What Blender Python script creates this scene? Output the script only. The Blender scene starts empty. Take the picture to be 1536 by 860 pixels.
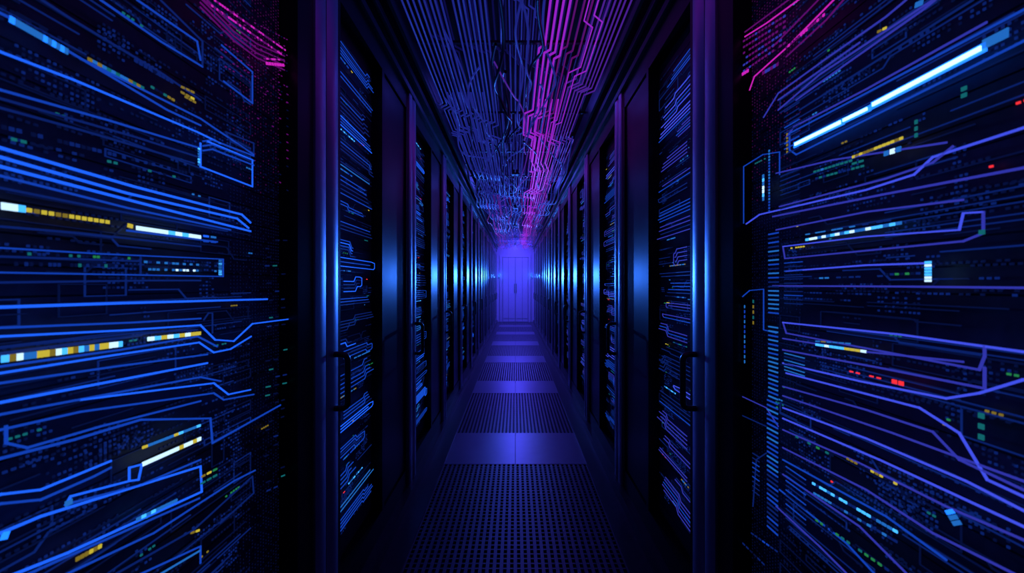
import bpy, math, random
from mathutils import Vector
random.seed(7)
sc = bpy.context.scene
sc.view_settings.view_transform = 'Standard'
sc.view_settings.look = 'None'
CAMZ = 1.2
F = 600.0
VX, VY = 773.0, 428.0

# ------------------------------------------------------------ materials
def emis(name, col, s, base=(0.01, 0.01, 0.02), sample=True):
    m = bpy.data.materials.new(name); m.use_nodes = True
    b = m.node_tree.nodes['Principled BSDF']
    b.inputs['Base Color'].default_value = (*base, 1)
    b.inputs['Roughness'].default_value = 0.5
    b.inputs['Emission Color'].default_value = (*col, 1)
    b.inputs['Emission Strength'].default_value = s
    if not sample:
        try: m.cycles.emission_sampling = 'NONE'
        except Exception: pass
    return m

def pbr(name, col, rough=0.5, metal=0.0, nscale=30, namt=0.3, bump=0.0, spec=0.5):
    m = bpy.data.materials.new(name); m.use_nodes = True
    nt = m.node_tree; b = nt.nodes['Principled BSDF']
    b.inputs['Metallic'].default_value = metal
    b.inputs['Specular IOR Level'].default_value = spec
    tc = nt.nodes.new('ShaderNodeTexCoord')
    no = nt.nodes.new('ShaderNodeTexNoise'); no.inputs['Scale'].default_value = nscale
    nt.links.new(tc.outputs['Object'], no.inputs['Vector'])
    mx = nt.nodes.new('ShaderNodeMix'); mx.data_type = 'RGBA'
    mx.inputs['A'].default_value = (*[c*(1-namt) for c in col], 1)
    mx.inputs['B'].default_value = (*[min(1, c*(1+namt)) for c in col], 1)
    nt.links.new(no.outputs['Fac'], mx.inputs['Factor'])
    nt.links.new(mx.outputs['Result'], b.inputs['Base Color'])
    mr = nt.nodes.new('ShaderNodeMapRange')
    mr.inputs['To Min'].default_value = rough*0.9; mr.inputs['To Max'].default_value = rough*1.1
    nt.links.new(no.outputs['Fac'], mr.inputs['Value'])
    nt.links.new(mr.outputs['Result'], b.inputs['Roughness'])
    if bump:
        bp = nt.nodes.new('ShaderNodeBump'); bp.inputs['Strength'].default_value = bump
        bp.inputs['Distance'].default_value = 0.002
        nt.links.new(no.outputs['Fac'], bp.inputs['Height'])
        nt.links.new(bp.outputs['Normal'], b.inputs['Normal'])
    return m

MT = {
 'B': emis('trace_blue_bright', (0.012, 0.12, 1.0), 1.1),
 'b': emis('trace_blue', (0.008, 0.07, 0.65), 0.7, sample=False),
 'n': emis('trace_navy', (0.006, 0.03, 0.28), 0.45, sample=False),
 'd': emis('trace_deep_navy', (0.004, 0.014, 0.12), 0.28, sample=False),
 'V': emis('trace_violet_bright', (0.055, 0.085, 0.88), 0.95),
 'v': emis('trace_violet', (0.038, 0.045, 0.52), 0.75, sample=False),
 'C': emis('led_cyan', (0.05, 0.40, 1.0), 1.5),
 'c': emis('led_cyan_soft', (0.02, 0.20, 0.75), 0.7, sample=False),
 'W': emis('led_white', (0.50, 0.75, 1.0), 1.4),
 'Y': emis('led_yellow', (0.62, 0.50, 0.04), 0.9),
 'y': emis('led_amber_soft', (0.45, 0.32, 0.03), 0.45, sample=False),
 'M': emis('trace_magenta', (0.75, 0.02, 0.62), 0.8),
 'm': emis('trace_magenta_soft', (0.30, 0.01, 0.38), 0.35, sample=False),
 'p': emis('mesh_dot_plum', (0.14, 0.01, 0.18), 0.32, sample=False),
 'T': emis('led_teal', (0.01, 0.24, 0.28), 0.5, sample=False),
 'R': emis('led_red', (1.0, 0.03, 0.04), 1.0, sample=False),
 'G': emis('led_green', (0.03, 0.4, 0.12), 0.5, sample=False),
 'L': emis('light_bar_core', (0.22, 0.62, 1.0), 4.0),
 'K': emis('light_bar_edge', (0.01, 0.16, 1.0), 2.0),
}
MK = list(MT.keys())
m_rack = pbr('rack_black_metal', (0.012, 0.012, 0.018), 0.38, 0.6, 60, 0.3)
m_post = pbr('post_dark_steel', (0.60, 0.66, 0.80), 0.40, 1.0, 20, 0.05)
m_door = pbr('door_smoked_panel', (0.010, 0.010, 0.018), 0.36, 0.0, 8, 0.2, 0, 0.35)
m_back = pbr('server_faceplate', (0.035, 0.04, 0.07), 0.6, 0.0, 50, 0.5, 0.3)
m_handle = pbr('handle_black', (0.006, 0.006, 0.008), 0.35, 0.0)
m_tile = pbr('floor_tile_steel', (0.30, 0.28, 0.38), 0.30, 0.7, 12, 0.1)
m_grate = pbr('floor_grate_steel', (0.14, 0.13, 0.19), 0.38, 0.7, 25, 0.2)
m_pit = pbr('underfloor_dark', (0.004, 0.004, 0.006), 0.9)
m_kerb = pbr('kerb_metal', (0.06, 0.06, 0.08), 0.34, 0.8)
m_ceil = pbr('ceiling_dark', (0.012, 0.012, 0.02), 0.7)
m_wall = pbr('wall_paint_dark', (0.015, 0.015, 0.025), 0.6)
m_cab = pbr('cable_dark', (0.012, 0.014, 0.03), 0.4)
m_endw = pbr('end_wall_paint', (0.58, 0.54, 0.75), 0.6, 0, 6, 0.05)
m_seam = pbr('door_gasket', (0.12, 0.12, 0.2), 0.6)

# ------------------------------------------------------------ mesh builder
class MB:
    def __init__(s): s.v=[]; s.f=[]; s.m=[]
    def face(s, pts, mi=0):
        n=len(s.v); s.v+= [tuple(p) for p in pts]; s.f.append(tuple(range(n, n+len(pts)))); s.m.append(mi)
    def box(s, a, b, mi=0):
        x0,y0,z0=[min(a[i],b[i]) for i in range(3)]; x1,y1,z1=[max(a[i],b[i]) for i in range(3)]
        n=len(s.v)
        s.v+=[(x0,y0,z0),(x1,y0,z0),(x1,y1,z0),(x0,y1,z0),(x0,y0,z1),(x1,y0,z1),(x1,y1,z1),(x0,y1,z1)]
        for q in [(0,3,2,1),(4,5,6,7),(0,1,5,4),(1,2,6,5),(2,3,7,6),(3,0,4,7)]:
            s.f.append(tuple(n+i for i in q)); s.m.append(mi)
    def strip(s, side, xw, p, q, w, mi, ext=True, depth=0.002):
        dy=q[0]-p[0]; dz=q[1]-p[1]; l=math.hypot(dy,dz)
        if l<1e-6: return
        uy,uz=dy/l,dz/l; e=w*0.42 if ext else 0
        py,pz=-uz*w/2, uy*w/2
        a=(p[0]-uy*e,p[1]-uz*e); b=(q[0]+uy*e,q[1]+uz*e)
        c=[(a[0]+py,a[1]+pz),(b[0]+py,b[1]+pz),(b[0]-py,b[1]-pz),(a[0]-py,a[1]-pz)]
        xo=side*xw; xi=side*(xw-depth)
        n=len(s.v)
        s.v+=[(xo,y,z) for y,z in c]+[(xi,y,z) for y,z in c]
        for qd in [(4,5,6,7),(0,1,5,4),(1,2,6,5),(2,3,7,6),(3,0,4,7)]:
            s.f.append(tuple(n+i for i in qd)); s.m.append(mi)
    def poly(s, side, xw, pts, w, key):
        mi=MK.index(key)
        for i in range(len(pts)-1): s.strip(side,xw,pts[i],pts[i+1],w,mi)
    def dash(s, side, xw, p, q, n, w, keys, duty=0.65, skip=0.0):
        for i in range(n):
            if random.random()<skip: continue
            t0=i/n; t1=(i+duty)/n
            a=(p[0]+(q[0]-p[0])*t0,p[1]+(q[1]-p[1])*t0); b=(p[0]+(q[0]-p[0])*t1,p[1]+(q[1]-p[1])*t1)
            s.strip(side,xw,a,b,w,MK.index(random.choice(keys)),ext=False)
    def dot(s, side, xw, y, z, r, key):
        n=len(s.v); x=side*xw
        s.v+=[(x,y-r,z-r),(x,y+r,z-r),(x,y+r,z+r),(x,y-r,z+r)]
        s.f.append((n,n+1,n+2,n+3)); s.m.append(MK.index(key))
    def obj(s, name, mats, parent=None, smooth=False):
        me=bpy.data.meshes.new(name); me.from_pydata(s.v,[],s.f)
        for m in mats: me.materials.append(m)
        me.polygons.foreach_set('material_index', s.m)
        if smooth: me.polygons.foreach_set('use_smooth',[True]*len(s.f))
        me.update()
        o=bpy.data.objects.new(name, me); sc.collection.objects.link(o)
        if parent: o.parent=parent
        return o
TM=[MT[k] for k in MK]
def empty(name, loc=(0,0,0)):
    o=bpy.data.objects.new(name,None); sc.collection.objects.link(o); o.location=loc; o.empty_display_size=0.1
    return o
def inst(o, parent, loc=(0,0,0), name=None):
    n=bpy.data.objects.new(name or o.name, o.data); sc.collection.objects.link(n); n.parent=parent; n.location=loc
    return n

# ------------------------------------------------------------ rack parts
PITCH=1.07; P0=1.21; PW=0.16; TOP=2.3
WX=0.64   # trace plane
BX=0.665  # faceplate plane

def post_mesh(side):
    mb=MB()
    for (ya,yb,bul) in ((0.0,0.066,0.0045),(0.078,PW,0.0075)):
        N=14; prof=[]
        for i in range(N+1):
            t=i/N; y=ya+(yb-ya)*t; u=2*t-1
            prof.append((side*(0.60+bul*(abs(u)**2.0)), y))
        base=len(mb.v)
        for (x,y) in prof: mb.v+= [(x,y,0.06),(x,y,TOP)]
        for i in range(N):
            mb.f.append((base+2*i,base+2*i+2,base+2*i+3,base+2*i+1)); mb.m.append(0)
        for (x,y) in (prof[0],prof[-1]):
            mb.face([(x,y,0.06),(side*0.68,y,0.06),(side*0.68,y,TOP),(x,y,TOP)])
    mb.box((side*0.63,0.066,0.06),(side*0.68,0.08,TOP))
    return mb
def handle_curve(name, side, parent, loc):
    cu=bpy.data.curves.new(name,'CURVE'); cu.dimensions='3D'; cu.bevel_depth=0.010; cu.bevel_resolution=3
    sp=cu.splines.new('POLY'); pts=[]
    h=0.09; d=0.045; r=0.02
    pts.append((0,0,-h))
    for i in range(5):
        a=math.pi/2*i/4; pts.append((-(d-r)-r*math.sin(a),0,-h+r-r*math.cos(a)))
    for i in range(5):
        a=math.pi/2*i/4; pts.append((-(d-r)-r*math.cos(a),0,h-r+r*math.sin(a)))
    pts.append((0,0,h))
    sp.points.add(len(pts)-1)
    for i,p in enumerate(pts): sp.points[i].co=(p[0]*side,p[1],p[2],1)
    cu.materials.append(m_handle)
    o=bpy.data.objects.new(name,cu); sc.collection.objects.link(o); o.parent=parent; o.location=loc
    return o

def clutter(mb, side, y0,y1,z0,z1,n,keys='nndddd'):
    for _ in range(n):
        y=random.uniform(y0,y1-0.05); z=random.uniform(z0,z1); L=min(random.uniform(0.03,0.25),y1-y)
        k=random.random(); xw=BX-0.002; key=random.choice(keys)
        if k<0.25:
            mb.poly(side,xw,[(y,z),(y+L,z)],0.0022,key)
        elif k<0.6:
            mb.dash(side,xw,(y,z),(y+L,z),max(3,int(L/0.009)),0.0035,[key,'d'],0.5,0.25)
        elif k<0.72:
            h=random.uniform(0.01,0.05)
            mb.poly(side,xw,[(y,z),(y+L,z),(y+L,z+h),(y,z+h),(y,z)],0.0018,key)
        elif k<0.94:
            rows=random.randint(2,6)
            for r in range(rows):
                mb.dash(side,xw,(y,z+r*0.008),(y+L*0.6,z+r*0.008),max(3,int(L/0.012)),0.0035,['d','n'],0.4,0.3)
        else:
            j=random.uniform(-0.03,0.03)
            mb.poly(side,xw,[(y,z),(y+L*0.5,z),(y+L*0.5+abs(j),z+j),(y+L,z+j)],0.0025,key)
def leds(mb, side, y0,y1,z0,z1,n,keys='GGTTyYRcc'):
    for _ in range(n):
        y=random.uniform(y0,y1); z=random.uniform(z0,z1); key=random.choice(keys); c=random.randint(1,6)
        for i in range(c):
            if random.random()<0.7: mb.strip(side,WX+0.015,(y+i*0.008,z),(y+i*0.008+0.004,z),0.003,MK.index(key),False)
def mesh_dots(mb, side, y0,y1,z0,z1,py,pz,keys_fn,skip=0.3):
    z=z0
    while z<z1:
        y=y0
        while y<y1:
            if random.random()>skip: mb.dot(side,BX-0.003,y,z,0.0016,keys_fn(y,z))
            y+=py
        z+=pz

def auto_traces(mb, side, y0, y1, z0, z1):
    z=z0; cool = ['B','b','b','n','c'] if side<0 else ['V','v','v','b','v','n']
    while z<z1:
        n=random.randint(2,5); key=random.choice(cool); sp=random.choice([0.011,0.013,0.016])
        ya=y0+random.choice([0,0,0,0.02,0.08])
        yb=y1-random.choice([0,0.02,0.05,0.12,0.2])
        j=random.choice([0,0,0,1,-1])*random.uniform(0.010,0.022); yj=ya+(yb-ya)*random.uniform(0.4,0.85)
        ends=[]
        for i in range(n):
            zz=z+i*sp; a=yj+i*sp*0.4*(1 if j<0 else -1)
            e=yb-random.choice([0,0,0.03])-i*0.012
            if j: pts=[(ya,zz),(a,zz),(a+abs(j),zz+j),(max(e,a+abs(j)+.01),zz+j)]
            else: pts=[(ya,zz),(e,zz)]
            mb.poly(side,WX,pts,0.0030,key if random.random()<0.7 else random.choice('nb')); ends.append(pts[-1])
        if n>1 and random.random()<0.25:
            mb.poly(side,WX,[ends[0],(ends[0][0]+0.015,ends[0][1]+0.006),(ends[0][0]+0.015,ends[-1][1]-0.004),ends[-1]],0.0028,key)
        z+=n*sp+abs(j)+random.choice([0.008,0.016,0.035])
        if random.random()<0.3:
            yy=y0+random.uniform(0,0.5)*(y1-y0); L=random.uniform(0.06,0.2)
            kk=random.choice([['c','b'],['c'],['C','c'],['T','n'],['y','c'],['n','c']])
            mb.dash(side,WX,(yy,z),(min(y1,yy+L),z),int(L/0.009),0.004,kk,0.7,0.1); z+=0.016

def bay_static(side, y0, y1, win1):
    mb=MB(); s=side
    mb.box((s*BX,y0,0.06),(s*1.3,y1,TOP),0)
    mb.box((s*0.615,y0,2.2),(s*BX,y1,TOP),0)
    mb.box((s*0.615,y0,0.06),(s*BX,y1,0.16),0)
    return mb

VAR={}
for side in (-1,1):
    W0=PW+0.03; W1=PW+0.47; BAY=PITCH
    for v in range(3):
        mb=MB(); auto_traces(mb,side,W0+0.01,W1-0.04,0.3,2.08)
        clutter(mb,side,W0,W1,0.22,2.15,160); leds(mb,side,W0,W1-0.05,0.3,2.1,25)
        VAR[(side,v)]=mb
PROTO={}
for side in (-1,1):
    for n in range(0,11):
        y=P0+n*PITCH
        root=empty('server_rack',(0,y,0))
        length=PITCH
        key=(side,'body')
        if key not in PROTO:
            mb=bay_static(side,0,length,W1)
            z=0.17; mbf=MB(); k=0
            while z<2.18:
                h=random.choice([0.042,0.042,0.086])
                mbf.box((side*(BX-0.0015),W0,z),(side*(BX+0.02),W1,z+h-0.004),0); z+=h
            fr=MB()
            fr.box((side*0.612,PW,0.16),(side*BX,W0,2.2)); fr.box((side*0.612,W1,0.16),(side*BX,W1+0.03,2.2))
            dr=MB()
            dr.box((side*0.622,W1+0.032,0.17),(side*BX,length-0.035,2.19)); 
            dr.box((side*0.612,length-0.033,0.16),(side*BX,length-0.002,2.2))
            PROTO[key]=(mb.obj('cabinet',[m_rack],root),mbf.obj('server_units',[m_back],root),fr.obj('window_frame',[m_rack],root),dr.obj('door_panel',[m_door],root),post_mesh(side).obj('door_post',[m_post],root,True))
            PROTO[(side,'h')]=handle_curve('handle',side,root,(side*0.602,0.12,0.88))
            for v in range(3): PROTO[(side,v)]=None
        else:
            for o in PROTO[key]: inst(o,root,name=o.name.split('.')[0])
            inst(PROTO[(side,'h')],root,(side*0.602,0.12,0.88),'handle')
        v=n%3
        if PROTO[(side,v)] is None: PROTO[(side,v)]=VAR[(side,v)].obj('circuit_traces',TM,root)
        else: inst(PROTO[(side,v)],root,name='circuit_traces')

# ------------------------------------------------------------ near racks
# artwork survey -> (distance along the aisle, height) on the flat rack face x = +-WX
def wp(px,py):
    d=abs(px-VX); s=WX/d
    return (F*s, CAMZ+(VY-py)*s)
class Near:
    def __init__(s, side): s.mb=MB(); s.side=side
    def L(s, pts, key='b', w=0.0042):
        q=[wp(*p) for p in pts]
        edge=lambda p:(p[0]<=0 or p[0]>=1536)
        if edge(pts[0]): q=[(-0.6,q[0][1])]+q
        if edge(pts[-1]): q=q+[(-0.6,q[-1][1])]
        s.mb.poly(s.side,WX,q,w*0.70,key)
    def D(s, p, q, n, keys, w=0.006, duty=0.65, skip=0.0):
        if n>3 and w>0.0055: n=int(n*1.5)
        s.mb.dash(s.side,WX-0.001,wp(*p),wp(*q),n,w*0.64,list(keys),duty,skip)
    def P(s, pts, k, dy, key='b', w=0.0042):
        for i in range(k): s.L([(x,y+dy*i) for x,y in pts],key,w)

A=Near(-1)
A.L([(0,20),(30,35),(60,52),(250,165),(300,188)],'b')
A.D((12,28),(100,78),9,'cKc',0.013,0.95)
A.D((130,88),(215,133),9,'cTyc',0.007,0.8)
A.L([(62,0),(105,28),(245,112),(300,150)],'n')
A.L([(120,88),(300,178),(380,232)],'b')
A.L([(0,78),(110,120),(295,198),(330,215)],'B')
A.L([(150,0),(240,62),(303,100)],'b'); A.L([(240,0),(303,62),(303,100)],'n'); A.L([(205,0),(295,62),(300,90)],'b')
A.L([(332,68),(378,108),(378,155),(335,122)],'b'); A.L([(322,72),(350,95)],'n')
A.D((270,130),(292,140),3,'y',0.006); A.D((270,138),(292,150),3,'Yy',0.006); A.D((276,145),(294,155),3,'y',0.006)
A.D((200,90),(260,125),6,'dn',0.008); A.D((225,130),(262,152),4,'yTd',0.006)
A.L([(0,135),(160,180),(298,222)],'b'); A.L([(0,148),(200,205),(298,236)],'n')
A.L([(338,198),(380,215),(380,230),(345,212),(338,198)],'n')
A.P([(304,212),(318,210),(380,234)],3,7,'b'); A.L([(310,212),(378,240),(378,280),(300,250),(300,215)],'B')
A.L([(0,162),(120,195),(290,245)],'n')
A.D((0,190),(290,262),26,'dndn',0.008,0.6,0.3); A.D((0,205),(290,272),20,'dTnd',0.006,0.5,0.4)
A.D((297,222),(297,250),5,'cC',0.006,0.6)
A.L([(0,222),(200,280),(362,322),(375,334)],'B',0.0058); A.L([(0,236),(190,290),(355,328),(372,342)],'B',0.0058)
A.L([(0,250),(180,297),(375,347)],'B',0.0058); A.L([(0,264),(190,312),(345,345)],'b')
A.L([(0,282),(150,312),(340,347)],'n')
A.D((0,309),(36,314),3,'WC',0.014,0.95); A.D((38,315),(165,334),9,'YyY',0.0085,0.6)
A.D((190,338),(197,340),1,'Y',0.010,1); A.L([(190,346),(325,363)],'b')
A.D((203,342),(300,356),6,'WWC',0.011,0.95); A.D((304,354),(326,357),2,'cB',0.006); A.D((304,362),(326,364),2,'b',0.005)
A.L([(0,340),(120,350),(300,370)],'n')
A.L([(0,372),(150,381),(334,389),(334,415),(0,409)],'b',0.003)
A.L([(0,385),(210,392)],'n'); A.L([(210,386),(210,412)],'n',0.003)
A.D((329,390),(329,414),6,'Cc',0.011,0.6); A.D((215,393),(325,399),14,'cdnc',0.006,0.6,0.3); A.D((215,404),(325,407),14,'Wcdc',0.006,0.5,0.3)
A.D((40,381),(200,388),18,'dnGdT',0.006,0.5,0.4); A.D((20,396),(200,400),20,'dnTd',0.008,0.5,0.3)
A.L([(0,424),(220,421),(300,421)],'n')
A.L([(0,461),(180,455),(400,449)],'B',0.0058)
A.L([(0,492),(200,484),(300,478)],'b'); A.L([(0,505),(180,496),(300,488),(322,510),(350,512),(378,486),(440,478)],'B')
A.L([(305,480),(312,470),(318,470),(318,500)],'n',0.003)
A.D((0,539),(182,516),14,'YWyCYWYc',0.014,0.93); A.D((220,509),(300,500),6,'YWC',0.011,0.92)
A.L([(0,522),(200,500),(295,495)],'n')
A.L([(0,560),(170,533),(298,514),(320,529),(345,524),(376,505)],'B'); A.L([(0,550),(180,525),(296,505),(325,520)],'b')
A.L([(0,575),(180,549),(310,532)],'b'); A.L([(0,604),(190,568),(310,545)],'B',0.005); A.L([(0,622),(170,590),(300,566),(330,572)],'b')
A.L([(120,600),(320,575),(342,592),(375,585)],'B'); A.L([(0,645),(120,618),(320,590),(335,600),(380,592)],'b')
A.L([(0,688),(110,660),(210,630),(315,628),(318,665),(420,608)],'b',0.005)
A.L([(8,640),(8,665),(40,672),(150,640),(300,602)],'b')
A.D((212,672),(300,638),8,'CcYc',0.007,0.85); A.D((212,697),(300,658),8,'WWYW',0.011,0.95)
A.L([(0,742),(60,735),(165,692)],'B'); A.L([(0,756),(60,750),(140,715),(165,702)],'b')
A.L([(98,757),(105,745),(193,722),(193,702),(212,697),(207,720),(193,722)],'B')
A.L([(98,757),(210,728),(300,690)],'b')
A.D((203,780),(265,750),6,'Ccc',0.008,0.85); A.D((300,716),(327,702),3,'yYG',0.006); A.D((300,726),(327,711),3,'yT',0.006)
A.L([(0,800),(60,775),(300,700),(302,738),(100,830),(0,870)],'B',0.005); A.L([(40,862),(180,800),(298,748)],'b')
A.D((112,840),(152,818),4,'Yy',0.009,0.7); A.D((285,800),(300,795),2,'Yy',0.006)
A.L([(60,880),(230,800),(350,722),(382,706)],'b'); A.L([(140,880),(290,795),(378,715),(380,740),(330,785)],'n')
A.L([(170,880),(300,820),(300,845)],'b'); A.L([(200,885),(300,826)],'c')
A.D((96,757),(106,752),1,'c',0.012,1); A.D((0,805),(10,803),1,'K',0.014,1)
A.P([(300,-10),(350,40),(385,66),(426,84)],4,7,'m',0.004)
A.D((304,0),(422,82),26,'Mm',0.006,0.6); A.D((320,0),(428,76),24,'mM',0.006,0.6); A.D((398,95),(426,98),5,'M',0.011,0.7); A.D((395,88),(426,90),6,'mM',0.006,0.7)
for r in range(16):
    for c in range(5): A.D((385+c*11,105+r*12),(388+c*11,107+r*12),1,'dmd',0.003,0.7,0.5)
for r in range(9): A.D((330,8+r*11),(450,70+r*12),26,'md',0.003,0.35,0.35)
for r in range(30): A.D((395+random.random()*8,360+r*13),(425+random.random()*10,361+r*12.5),3,'dnTd',0.005,0.5,0.5)
clutter(A.mb,-1,-0.6,1.0,0.2,2.15,1300); leds(A.mb,-1,-0.3,1.05,0.3,2.1,60,'TTGycc')

Bn=Near(1)
Bn.L([(1194,217),(1264,183)],'K',0.019); Bn.L([(1267,181),(1304,163)],'K',0.016); Bn.L([(1312,157),(1474,73)],'K',0.019)
Bn.mb.poly(1,WX-0.003,[wp(1196,216),wp(1262,184)],0.0065,'L'); Bn.mb.poly(1,WX-0.003,[wp(1269,180),wp(1302,164)],0.0055,'L'); Bn.mb.poly(1,WX-0.003,[wp(1314,156),wp(1472,74)],0.0065,'L')
Bn.L([(1482,64),(1506,52)],'c',0.018)
Bn.L([(1536,62),(1195,232),(1185,225),(1185,200),(1300,140),(1536,15)],'b',0.004)
Bn.L([(1180,206),(1192,190),(1300,134),(1480,34)],'v'); Bn.D((1182,200),(1182,232),4,'y',0.006,0.6)
Bn.L([(1146,176),(1168,140),(1240,88),(1330,25),(1360,0)],'v'); Bn.L([(1168,165),(1230,112),(1400,0)],'v'); Bn.L([(1168,150),(1290,64)],'v')
Bn.L([(1195,150),(1270,96),(1385,15),(1410,-5)],'v'); Bn.L([(1200,165),(1420,25),(1460,0)],'n')
Bn.D((1318,48),(1334,40),2,'yY',0.006); Bn.D((1375,8),(1386,3),1,'c',0.012,1)
Bn.L([(1120,336),(1140,322),(1300,285),(1372,262),(1400,236),(1536,192)],'V',0.0045); Bn.L([(1170,310),(1330,268),(1400,244),(1430,220)],'v')
Bn.L([(1165,345),(1300,318),(1445,300)],'v'); Bn.L([(1165,260),(1250,240),(1420,214)],'v'); Bn.L([(1160,325),(1330,291),(1536,252)],'v',0.005)
Bn.D((1280,236),(1358,206),9,'Yy',0.007,0.7); Bn.D((1280,246),(1300,240),2,'T',0.006); Bn.D((1328,231),(1356,222),3,'CcW',0.013,0.7); Bn.D((1222,258),(1282,240),7,'Tc',0.006,0.6); Bn.D((1225,268),(1300,248),8,'nTn',0.006,0.6)
Bn.D((1376,180),(1376,210),3,'T',0.006,0.6); Bn.D((1448,130),(1448,150),2,'T',0.010,0.6)
Bn.D((1210,360),(1356,334),13,'CCcW',0.008,0.8); Bn.D((1210,352),(1340,330),14,'cnd',0.004,0.8)
Bn.L([(1175,370),(1300,355),(1440,345),(1446,320),(1476,318)],'V',0.0035); Bn.L([(1476,318),(1476,350),(1446,362),(1178,388),(1175,370)],'v',0.004)
Bn.L([(1180,407),(1300,398),(1392,395)],'V'); Bn.D((1394,392),(1394,424),5,'CW',0.014,0.8); Bn.D((1215,418),(1330,414),12,'ndcn',0.005,0.6,0.3); Bn.D((1330,412),(1385,410),5,'Gdn',0.006,0.6)
Bn.L([(1160,429),(1350,430),(1536,432)],'v',0.0045)
Bn.L([(1175,484),(1180,500),(1470,555),(1478,535),(1478,520)],'v'); Bn.L([(1175,484),(1350,502),(1536,528)],'V',0.0045)
Bn.D((1225,517),(1302,528),7,'YCWCC',0.0075,0.85); Bn.D((1225,512),(1280,516),6,'cyc',0.004,0.7)
Bn.L([(1175,508),(1300,528),(1445,543)],'v'); Bn.L([(1175,525),(1320,552),(1478,583),(1478,552)],'v',0.0045)
Bn.D((1258,553),(1340,572),8,'Rddd',0.004,0.5); Bn.D((1340,572),(1360,577),2,'R',0.011,0.7)
Bn.L([(1175,545),(1290,572),(1420,598),(1470,590),(1536,570)],'V',0.0045); Bn.L([(1180,560),(1380,612),(1440,650),(1482,720),(1536,745)],'V',0.0045)
Bn.L([(1175,580),(1300,615),(1400,648),(1440,690),(1536,735)],'v'); Bn.L([(1175,594),(1340,650),(1536,722)],'v'); 
Bn.L([(1175,612),(1300,658),(1450,722),(1536,766)],'V',0.0045); Bn.L([(1175,628),(1320,690),(1536,790)],'V',0.0045); Bn.L([(1175,645),(1290,695),(1420,760),(1536,810)],'v')
Bn.D((1272,688),(1350,728),8,'yYd',0.006,0.6); Bn.D((1195,655),(1262,690),7,'TdGd',0.006,0.6,0.2)
Bn.L([(1175,672),(1300,735),(1400,800),(1536,868)],'v'); Bn.L([(1175,690),(1330,775),(1420,840)],'b')
Bn.D((1220,725),(1350,800),13,'cCn',0.007,0.75); Bn.D((1222,740),(1350,815),13,'cnc',0.006,0.7); Bn.D((1425,765),(1440,790),3,'cK',0.02,0.8)
Bn.L([(1175,712),(1290,790),(1380,880)],'v'); Bn.L([(1170,735),(1270,815),(1330,880)],'b'); Bn.L([(1165,760),(1230,820),(1290,880)],'v')
Bn.D((1225,780),(1340,860),9,'dGnT',0.006,0.5)
def ticks(x0,x1,ya,yb,step,keys,w=0.005):
    y=ya
    while y<yb:
        Bn.D((x0,y),(x1,y+(x1-x0)*(y-VY)/400.0),1,keys,w,1.0); y+=step
ticks(1154,1169,352,470,6.5,'cbn',0.0055); ticks(1154,1168,490,600,6.5,'cbc',0.0055); ticks(1152,1168,600,700,7,'cb',0.0055); ticks(1152,1168,705,790,7,'bn',0.0055)
ticks(1178,1200,160,240,8,'bn',0.0035); ticks(1178,1205,395,460,6,'nb',0.003); ticks(1178,1208,530,560,5,'nc',0.003); ticks(1180,1210,700,780,7,'bn',0.003); ticks(1130,1140,680,740,7,'nb',0.003); ticks(1172,1200,265,330,7,'dn',0.003)
Bn.D((1146,262),(1146,302),5,'CcW',0.009,0.85); Bn.D((1155,225),(1155,320),14,'bc',0.006,0.6)
Bn.L([(1116,335),(1116,250),(1145,232),(1170,228),(1170,262)],'b',0.003); Bn.D((1112,340),(1112,250),12,'b',0.004,0.7); Bn.D((1102,430),(1102,260),18,'nb',0.004,0.6)
Bn.L([(1103,560),(1103,455),(1125,436),(1146,434),(1146,495),(1165,500)],'b',0.003); Bn.D((1118,545),(1118,455),12,'bc',0.004,0.6); Bn.D((1131,450),(1131,490),5,'yT',0.005,0.6)
Bn.L([(1103,560),(1103,590),(1150,612),(1168,640)],'v',0.003); Bn.L([(1106,700),(1106,620),(1150,640)],'n',0.003); Bn.D((1108,700),(1108,620),9,'bn',0.004,0.6)
Bn.L([(1130,760),(1135,690),(1150,680)],'n',0.003); Bn.D((1128,800),(1170,830),7,'bn',0.005,0.6); Bn.D((1100,800),(1150,850),9,'nd',0.005,0.6)
Bn.D((1475,345),(1475,352),1,'T',0.01,1); Bn.D((1474,620),(1474,668),3,'T',0.01,0.5)
for r in range(6): Bn.D((1116,62+r*9),(1182,22+r*8),9,'mvm',0.007,0.55,0.1)
Bn.L([(1118,55),(1150,35),(1205,-5)],'M',0.004); Bn.L([(1118,48),(1190,-5)],'m',0.004); Bn.L([(1125,135),(1132,115),(1180,72),(1256,-5)],'M',0.004); Bn.L([(1180,85),(1240,30),(1270,-5)],'m',0.004); Bn.D((1180,72),(1240,20),10,'Mm',0.008,0.6); Bn.L([(1160,70),(1230,-2)],'m',0.004)
Bn.D((1104,118),(1125,105),4,'mM',0.012,0.7); Bn.D((1145,110),(1170,95),4,'vm',0.012,0.7)
for r in range(10):
    for c in range(5): Bn.D((1072+c*9,60+r*11),(1075+c*9,58+r*11),1,'dmd',0.003,0.7,0.3)
clutter(Bn.mb,1,-0.6,1.0,0.2,2.15,1300); leds(Bn.mb,1,-0.3,1.05,0.3,2.1,95,'TTTGGyYRcc')
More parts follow.
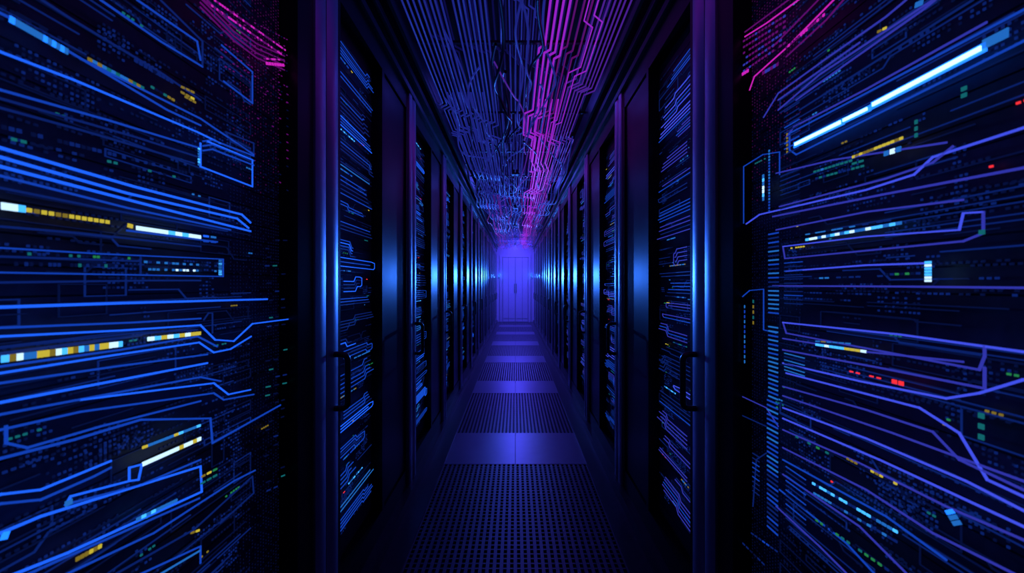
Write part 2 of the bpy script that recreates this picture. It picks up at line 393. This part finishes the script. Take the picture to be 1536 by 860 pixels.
for N,s in ((A,-1),(Bn,1)):
    mesh_dots(N.mb,s,0.93,1.12,0.2,2.15,0.011,0.0085,lambda y,z: random.choice('pppd') if z>1.55+random.uniform(-.15,.15) else random.choice('dd'),0.3)
    z=0.22
    while z<2.12:
        ya=random.uniform(-0.4,0.6); yb=min(0.95,ya+random.uniform(0.25,0.8)); j=random.choice([0,0,1,-1])*random.uniform(0.01,0.03)
        for i in range(random.randint(1,2)):
            zz=z+i*0.008; ym=(ya+yb)/2+i*0.006
            N.mb.poly(s,WX+0.012,[(ya,zz),(ym,zz),(ym+abs(j)+0.001,zz+j),(yb,zz+j)],0.0018,'n')
        z+=random.uniform(0.03,0.07)

for side,N in ((-1,A),(1,Bn)):
    root=empty('server_rack',(0,-0.9,0))
    s=side; L=P0+0.9
    mb=bay_static(side,0,L,L)
    mb.obj('cabinet',[m_rack],root)
    mbf=MB(); z=0.17
    while z<2.18:
        h=random.choice([0.042,0.042,0.086])
        mbf.box((s*(BX-0.0015),PW,z),(s*(BX+0.02),L-0.09,z+h-0.003)); z+=h
    mbf.obj('server_units',[m_back],root)
    fr=MB(); fr.box((s*0.612,L-0.085,0.16),(s*BX,L-0.002,2.2)); fr.box((s*0.612,PW,0.16),(s*BX,PW+0.04,2.2)); fr.obj('window_frame',[m_rack],root)
    o=post_mesh(side).obj('door_post',[m_post],root,True)
    o=N.mb.obj('circuit_traces',TM,root); o.location=(0,0.9,0)

# ------------------------------------------------------------ room shell
YE=13.1; YB=-1.1
mb=MB(); mb.box((-1.35,YB,-0.25),(1.35,YE,-0.20)); mb.obj('floor',[m_pit])
tiles=MB(); grates=MB()
HW=0.477
y=2.68-1.765*3
while y<YE:
    y0=max(y,YB); y1=min(y+0.57,YE)
    if y1>y0:
        for xa,xb in ((-HW,-0.002),(0.002,HW)): tiles.box((xa,y0+0.002,-0.03),(xb,y1-0.002,0.0))
    g0=max(y+0.57,YB); g1=min(y+1.765,YE)
    if g1>g0:
        n=32
        for i in range(n+1):
            xc=-HW+2*HW*i/n; w=0.0075
            grates.box((max(-HW,xc-w),g0,-0.03),(min(HW,xc+w),g1,-0.001))
        m=int((g1-g0)/0.03)
        for i in range(m+1):
            yc=g0+(g1-g0)*i/m; grates.box((-HW,max(g0,yc-0.004),-0.028),(HW,min(g1,yc+0.004),-0.004))
    y+=1.765
tiles.obj('floor_tiles',[m_tile]); grates.obj('floor_grate',[m_grate])
for s,nm in ((-1,'left'),(1,'right')):
    mb=MB(); mb.box((s*HW,YB,-0.2),(s*0.50,YE,0.012)); mb.box((s*0.50,YB,-0.2),(s*1.3,YE,0.004)); mb.box((s*0.575,YB,0.0),(s*1.3,YE,0.06))
    mb.obj('baseboard_'+nm,[m_kerb])
    mb=MB(); mb.box((s*0.595,YB,TOP),(s*0.64,YE,TOP+0.03)); mb.box((s*0.575,YB,TOP+0.07),(s*0.585,YE,TOP+0.10)); mb.box((s*0.575,YB,TOP+0.085),(s*0.7,YE,TOP+0.09)); mb.box((s*0.64,YB,TOP),(s*0.66,YE,TOP+0.12))
    mb.obj('trim_1' if s<0 else 'trim_2',[m_kerb])
    mb=MB(); mb.box((s*1.3,YB,-0.2),(s*1.35,YE,3.0)); mb.obj('wall_'+nm,[m_wall])
mb=MB(); mb.box((-1.35,YB,2.95),(1.35,YE,3.0)); mb.obj('ceiling',[m_ceil])
mb=MB(); mb.box((-1.35,YB-0.05,-0.2),(1.35,YB,3.0)); mb.obj('wall_back',[m_wall])
mb=MB(); mb.box((-1.35,YE,-0.2),(1.35,YE+0.05,3.0)); mb.obj('wall_front',[m_endw])
root=empty('double_door',(0,YE,0))
for s in (-1,1):
    mb=MB()
    mb.box((s*0.012,-0.04,0.01),(s*0.42,-0.002,2.1)); 
    for xa,xb in ((0.05,0.20),(0.24,0.39)):
        mb.box((s*xa,-0.06,0.12),(s*xb,-0.04,2.0))
    mb.obj('leaf',[m_endw],root)
    mb=MB(); mb.box((s*0.02,-0.085,0.95),(s*0.04,-0.04,1.25)); mb.obj('pull_bar',[m_handle],root)
    mb=MB()
    for x in (0.0,0.22,0.405): mb.box((s*x,-0.0415,0.02),(s*(x+0.012),-0.039,2.1))
    mb.obj('gasket',[m_seam],root)
mb=MB(); mb.box((-0.5,-0.08,0),(-0.435,-0.002,2.18)); mb.box((0.435,-0.08,0),(0.5,-0.002,2.18)); mb.box((-0.435,-0.08,2.115),(0.435,-0.002,2.18)); mb.obj('frame',[m_endw],root)

# ------------------------------------------------------------ overhead cables
mcb=emis('conduit_blue',(0.03,0.045,0.55),0.32,(0.04,0.05,0.25),False)
mcn=emis('conduit_navy',(0.02,0.02,0.3),0.12,(0.03,0.03,0.15),False)
mcv=emis('conduit_violet',(0.16,0.03,0.6),0.38,(0.1,0.03,0.3),False)
mcm=emis('conduit_magenta',(0.44,0.02,0.78),0.68,(0.2,0.02,0.2))
mcp=emis('conduit_plum',(0.3,0.01,0.38),0.30,(0.15,0.02,0.15),False)
root_c=empty('cable_bundle')
def curve(name,mat,bev,lst,par,smooth=False):
    cu=bpy.data.curves.new(name,'CURVE'); cu.dimensions='3D'; cu.bevel_depth=bev; cu.bevel_resolution=1
    for pts in lst:
        sp=cu.splines.new('NURBS' if smooth else 'POLY'); sp.points.add(len(pts)-1)
        for i,p in enumerate(pts): sp.points[i].co=(*p,1)
        if smooth: sp.use_endpoint_u=True; sp.order_u=4
    cu.materials.append(mat); o=bpy.data.objects.new(name,cu); sc.collection.objects.link(o); o.parent=par; return o
def group(x0,x1,n,z,jogs,ylo=-1.0,yhi=12.9,jit=0.0):
    out=[]
    for i in range(n):
        x=x0+(x1-x0)*i/max(1,n-1); zz=z+random.uniform(-jit,jit); pts=[(x,ylo,zz)]; c=x
        for (yj,dx,nest) in jogs:
            if yj<ylo or yj>yhi-0.3: continue
            ys=yj+nest*(i-(n-1)/2)*abs(x1-x0)/max(1,n-1)
            ys=max(ys,pts[-1][1]+0.02)
            pts.append((c,ys,zz)); c+=dx; pts.append((c,ys+abs(dx)*1.0,zz))
        pts.append((c,yhi,zz)); out.append(pts)
    return out
far=[(7.6,0.03,1),(8.6,-0.05,1),(10.0,0.04,1),(11.2,-0.03,1)]
jl=[(2.95,-0.06,1),(3.35,0.08,-1),(4.6,0.05,1),(5.6,-0.09,1),(6.5,0.05,-1)]+far
jr=[(2.2,-0.03,1),(3.0,-0.06,1),(3.4,0.08,-1),(4.5,0.05,-1),(5.6,0.06,-1),(6.6,-0.05,1)]+far
curve('strands_outer_blue',mcb,0.0055,group(-0.52,-0.34,8,2.50,jl,jit=0.01),root_c)
curve('strands_inner_blue',mcb,0.0055,group(-0.29,-0.14,7,2.52,[(a+0.25,d*0.8,n) for a,d,n in jl],jit=0.01),root_c)
curve('strands_navy',mcn,0.006,group(-0.5,0.5,30,2.68,[(2.6,0.05,0.5),(4.1,-0.08,-0.5),(6.0,0.06,0.5)]+far,jit=0.05),root_c)
curve('strands_middle',mcb,0.0045,group(-0.06,0.10,6,2.58,[(1.95,0.03,1),(3.6,-0.05,1),(5.0,0.06,-1),(6.8,-0.04,1)]+far,jit=0.02),root_c)
curve('strands_magenta',mcm,0.0062,group(0.16,0.25,4,2.49,jr,jit=0.005),root_c)
curve('strands_magenta_soft',mcp,0.005,group(0.28,0.35,3,2.49,jr,jit=0.005),root_c)
curve('strands_violet',mcv,0.005,group(0.38,0.53,7,2.50,[(2.6,-0.06,1),(3.6,0.05,-1),(4.9,-0.07,1),(6.2,0.06,-1)]+far,jit=0.01),root_c)
curve('strands_magenta_edge',mcm,0.0035,group(0.33,0.37,2,2.47,[(1.9,0.05,-1),(2.35,-0.06,1),(3.1,-0.04,1),(3.5,0.08,-1),(5.0,0.05,1)],jit=0.0),root_c)
def droop(x0,x1,n,ya,yb,zt,sag,step=0.55,wx=0.05,nest=0.02):
    out=[]
    K=int((yb-ya)/step); offs=[random.choice([-1,1])*random.uniform(0.3,1)*wx for _ in range(K)]; dips=[random.uniform(0,1)*sag for _ in range(K)]
    for i in range(n):
        x=x0+(x1-x0)*i/max(1,n-1); pts=[(x,ya-0.5,zt+0.08)]
        for k in range(K):
            y=ya+k*step+i*nest
            pts.append((x+offs[k],y,zt-dips[k]+random.uniform(-.008,.008))); pts.append((x+offs[k],y+step*0.55,zt-dips[k]*0.9))
        out.append(pts)
    return out
curve('drooping_blue',mcb,0.0065,droop(-0.46,-0.22,7,3.2,12.6,2.42,0.15,wx=0.07),root_c)
curve('drooping_blue_right',mcb,0.006,droop(0.36,0.50,4,4.0,12.6,2.42,0.12),root_c)
curve('drooping_center',mcb,0.006,droop(-0.14,0.08,5,4.2,12.6,2.44,0.17,wx=0.07),root_c)
curve('drooping_violet',mcv,0.006,droop(-0.30,-0.15,3,6.0,12.6,2.36,0.12),root_c)
curve('drooping_magenta',mcm,0.0060,droop(0.17,0.30,4,3.3,12.6,2.42,0.14,wx=0.06),root_c)
curve('drooping_magenta_left',mcm,0.004,droop(-0.40,-0.33,2,7.5,12.4,2.36,0.12),root_c)
curve('drooping_plum',mcp,0.006,droop(-0.42,0.42,6,6.0,12.6,2.36,0.12,nest=0.05),root_c)
loose=[]
for i in range(32):
    y=random.uniform(1.2,7); x=random.uniform(-0.48,0.35); pts=[]
    for k in range(7):
        pts.append((max(-.52,min(.52,x)),y,random.uniform(2.34,2.54))); x+=random.uniform(-0.13,0.13); y+=random.uniform(0.18,0.45)
    loose.append(pts)
# long sagging loops clipped to the tray rungs
for i in range(9):
    x=random.uniform(-0.4,0.4); y=1.3+i*0.9; d=random.uniform(-0.12,0.12); s_=random.uniform(0.08,0.2)
    loose.append([(x,y,2.53),(x+d*.3,y+0.15,2.46),(x+d*.6,y+0.45,2.53-s_),(x+d,y+0.75,2.46),(x+d,y+0.9,2.53)])
curve('loose_cables_dark',m_cab,0.009,loose[:14],root_c,True)
curve('loose_cables_violet',mcv,0.005,loose[14:19],root_c,True)
curve('loose_cables_blue',mcb,0.006,loose[19:],root_c,True)
tray=empty('cable_tray')
mb=MB()
for s in (-1,1): mb.box((s*0.545,YB+0.05,2.44),(s*0.56,YE-0.05,2.56))
y=0.4
while y<YE-0.1:
    mb.box((-0.545,y,2.535),(0.545,y+0.02,2.548)); y+=0.9
mb.obj('ladder',[m_kerb],tray)
mb=MB()
for k in range(14):
    for s in (-0.5,0.5): mb.box((s-0.006,k*0.9+0.41-0.006,2.548),(s+0.006,k*0.9+0.41+0.006,2.95))
mb.obj('hangers',[m_kerb],tray)

# ------------------------------------------------------------ haze hanging in the far half of the aisle
hz=MB(); hz.box((-0.598,5.0,0.07),(0.598,YE-0.1,2.34))
hm=bpy.data.materials.new('thin_haze'); hm.use_nodes=True; nt=hm.node_tree
nt.nodes.remove(nt.nodes['Principled BSDF']); vs=nt.nodes.new('ShaderNodeVolumeScatter')
vs.inputs['Color'].default_value=(0.8,0.8,1,1); vs.inputs['Density'].default_value=0.025; vs.inputs['Anisotropy'].default_value=0.2
nt.links.new(vs.outputs['Volume'],nt.nodes['Material Output'].inputs['Volume'])
hz.obj('haze',[hm])

# ------------------------------------------------------------ lights
def area(name,loc,rot,sx,sy,col,e):
    l=bpy.data.lights.new(name,'AREA'); l.shape='RECTANGLE'; l.size=sx; l.size_y=sy; l.color=col; l.energy=e
    o=bpy.data.objects.new(name,l); sc.collection.objects.link(o); o.location=loc; o.rotation_euler=rot; return o
BL=(0.07,0.08,1.0)
area('ceiling_lamp',(0,11.7,2.5),(math.radians(38),0,0),0.9,0.4,(0.085,0.05,1.0),50)  # unseen light added to wash the end wall violet-blue
area('ceiling_lamp',(0,6.5,2.9),(0,0,0),0.6,1.0,BL,18)  # unseen fill added over the aisle for floor and posts
area('ceiling_lamp',(0,3.6,2.9),(0,0,0),0.5,0.6,(0.08,0.07,1.0),2.5)  # weaker added blue ambient fill, nearer the camera
area('ceiling_lamp',(0,0.7,2.9),(0,0,0),0.8,0.6,(0.7,0.05,0.8),1.3)  # unseen magenta light added to tint the upper posts purple
for yy,e,sz in ((4.15,9,80),(5.95,36,80),(7.75,80,150),(9.55,130,155),(11.35,160,155)):  # added spots that brighten the far floor, not fixtures of the room
    root=empty('downlight',(0,yy,2.33))
    l=bpy.data.lights.new('bulb','SPOT'); l.color=(0.075,0.08,1.0); l.energy=e; l.spot_size=math.radians(sz); l.spot_blend=0.6; l.shadow_soft_size=0.05
    o=bpy.data.objects.new('bulb',l); sc.collection.objects.link(o); o.parent=root
    mb=MB(); mb.box((-0.035,-0.035,0.012),(0.035,0.035,0.06)); mb.box((-0.008,-0.008,0.06),(0.008,0.008,0.62)); mb.obj('housing',[m_handle],root)  # box and stem made up to dress the added spot
for s in (-1,1):  # spots added at the far end to put blue highlights on the posts
    l=bpy.data.lights.new('bulb','SPOT'); l.color=(0.03,0.17,1.0); l.energy=1000; l.spot_size=math.radians(22); l.spot_blend=0.9; l.shadow_soft_size=0.05
    root=empty('wall_lamp',(s*0.53,YE,1.5))
    o=bpy.data.objects.new('bulb',l); sc.collection.objects.link(o); o.parent=root; o.location=(0,-0.12,0)
    d=Vector((-s*0.55,2.0,1.68))-Vector((s*0.53,YE-0.12,1.5)); o.rotation_euler=d.to_track_quat('-Z','Y').to_euler()
    mb=MB(); mb.box((-0.03,-0.06,-0.07),(0.03,0,0.07)); mb.obj('housing',[m_kerb],root)  # made-up mount so the added spot does not float
w=bpy.data.worlds.new('world'); sc.world=w; w.use_nodes=True
w.node_tree.nodes['Background'].inputs[0].default_value=(0.01,0.012,0.05,1); w.node_tree.nodes['Background'].inputs[1].default_value=0.2

# ------------------------------------------------------------ camera
cd=bpy.data.cameras.new('camera'); cam=bpy.data.objects.new('camera',cd); sc.collection.objects.link(cam)
cd.sensor_width=36; cd.lens=F/1536*36; cd.shift_x=-5/1536; cd.shift_y=-2/1536; cd.clip_start=0.02
cam.location=(0,0,CAMZ); cam.rotation_euler=(math.radians(90),0,0)
cd.dof.use_dof=True; cd.dof.focus_distance=3.0; cd.dof.aperture_fstop=5.0
sc.camera=cam
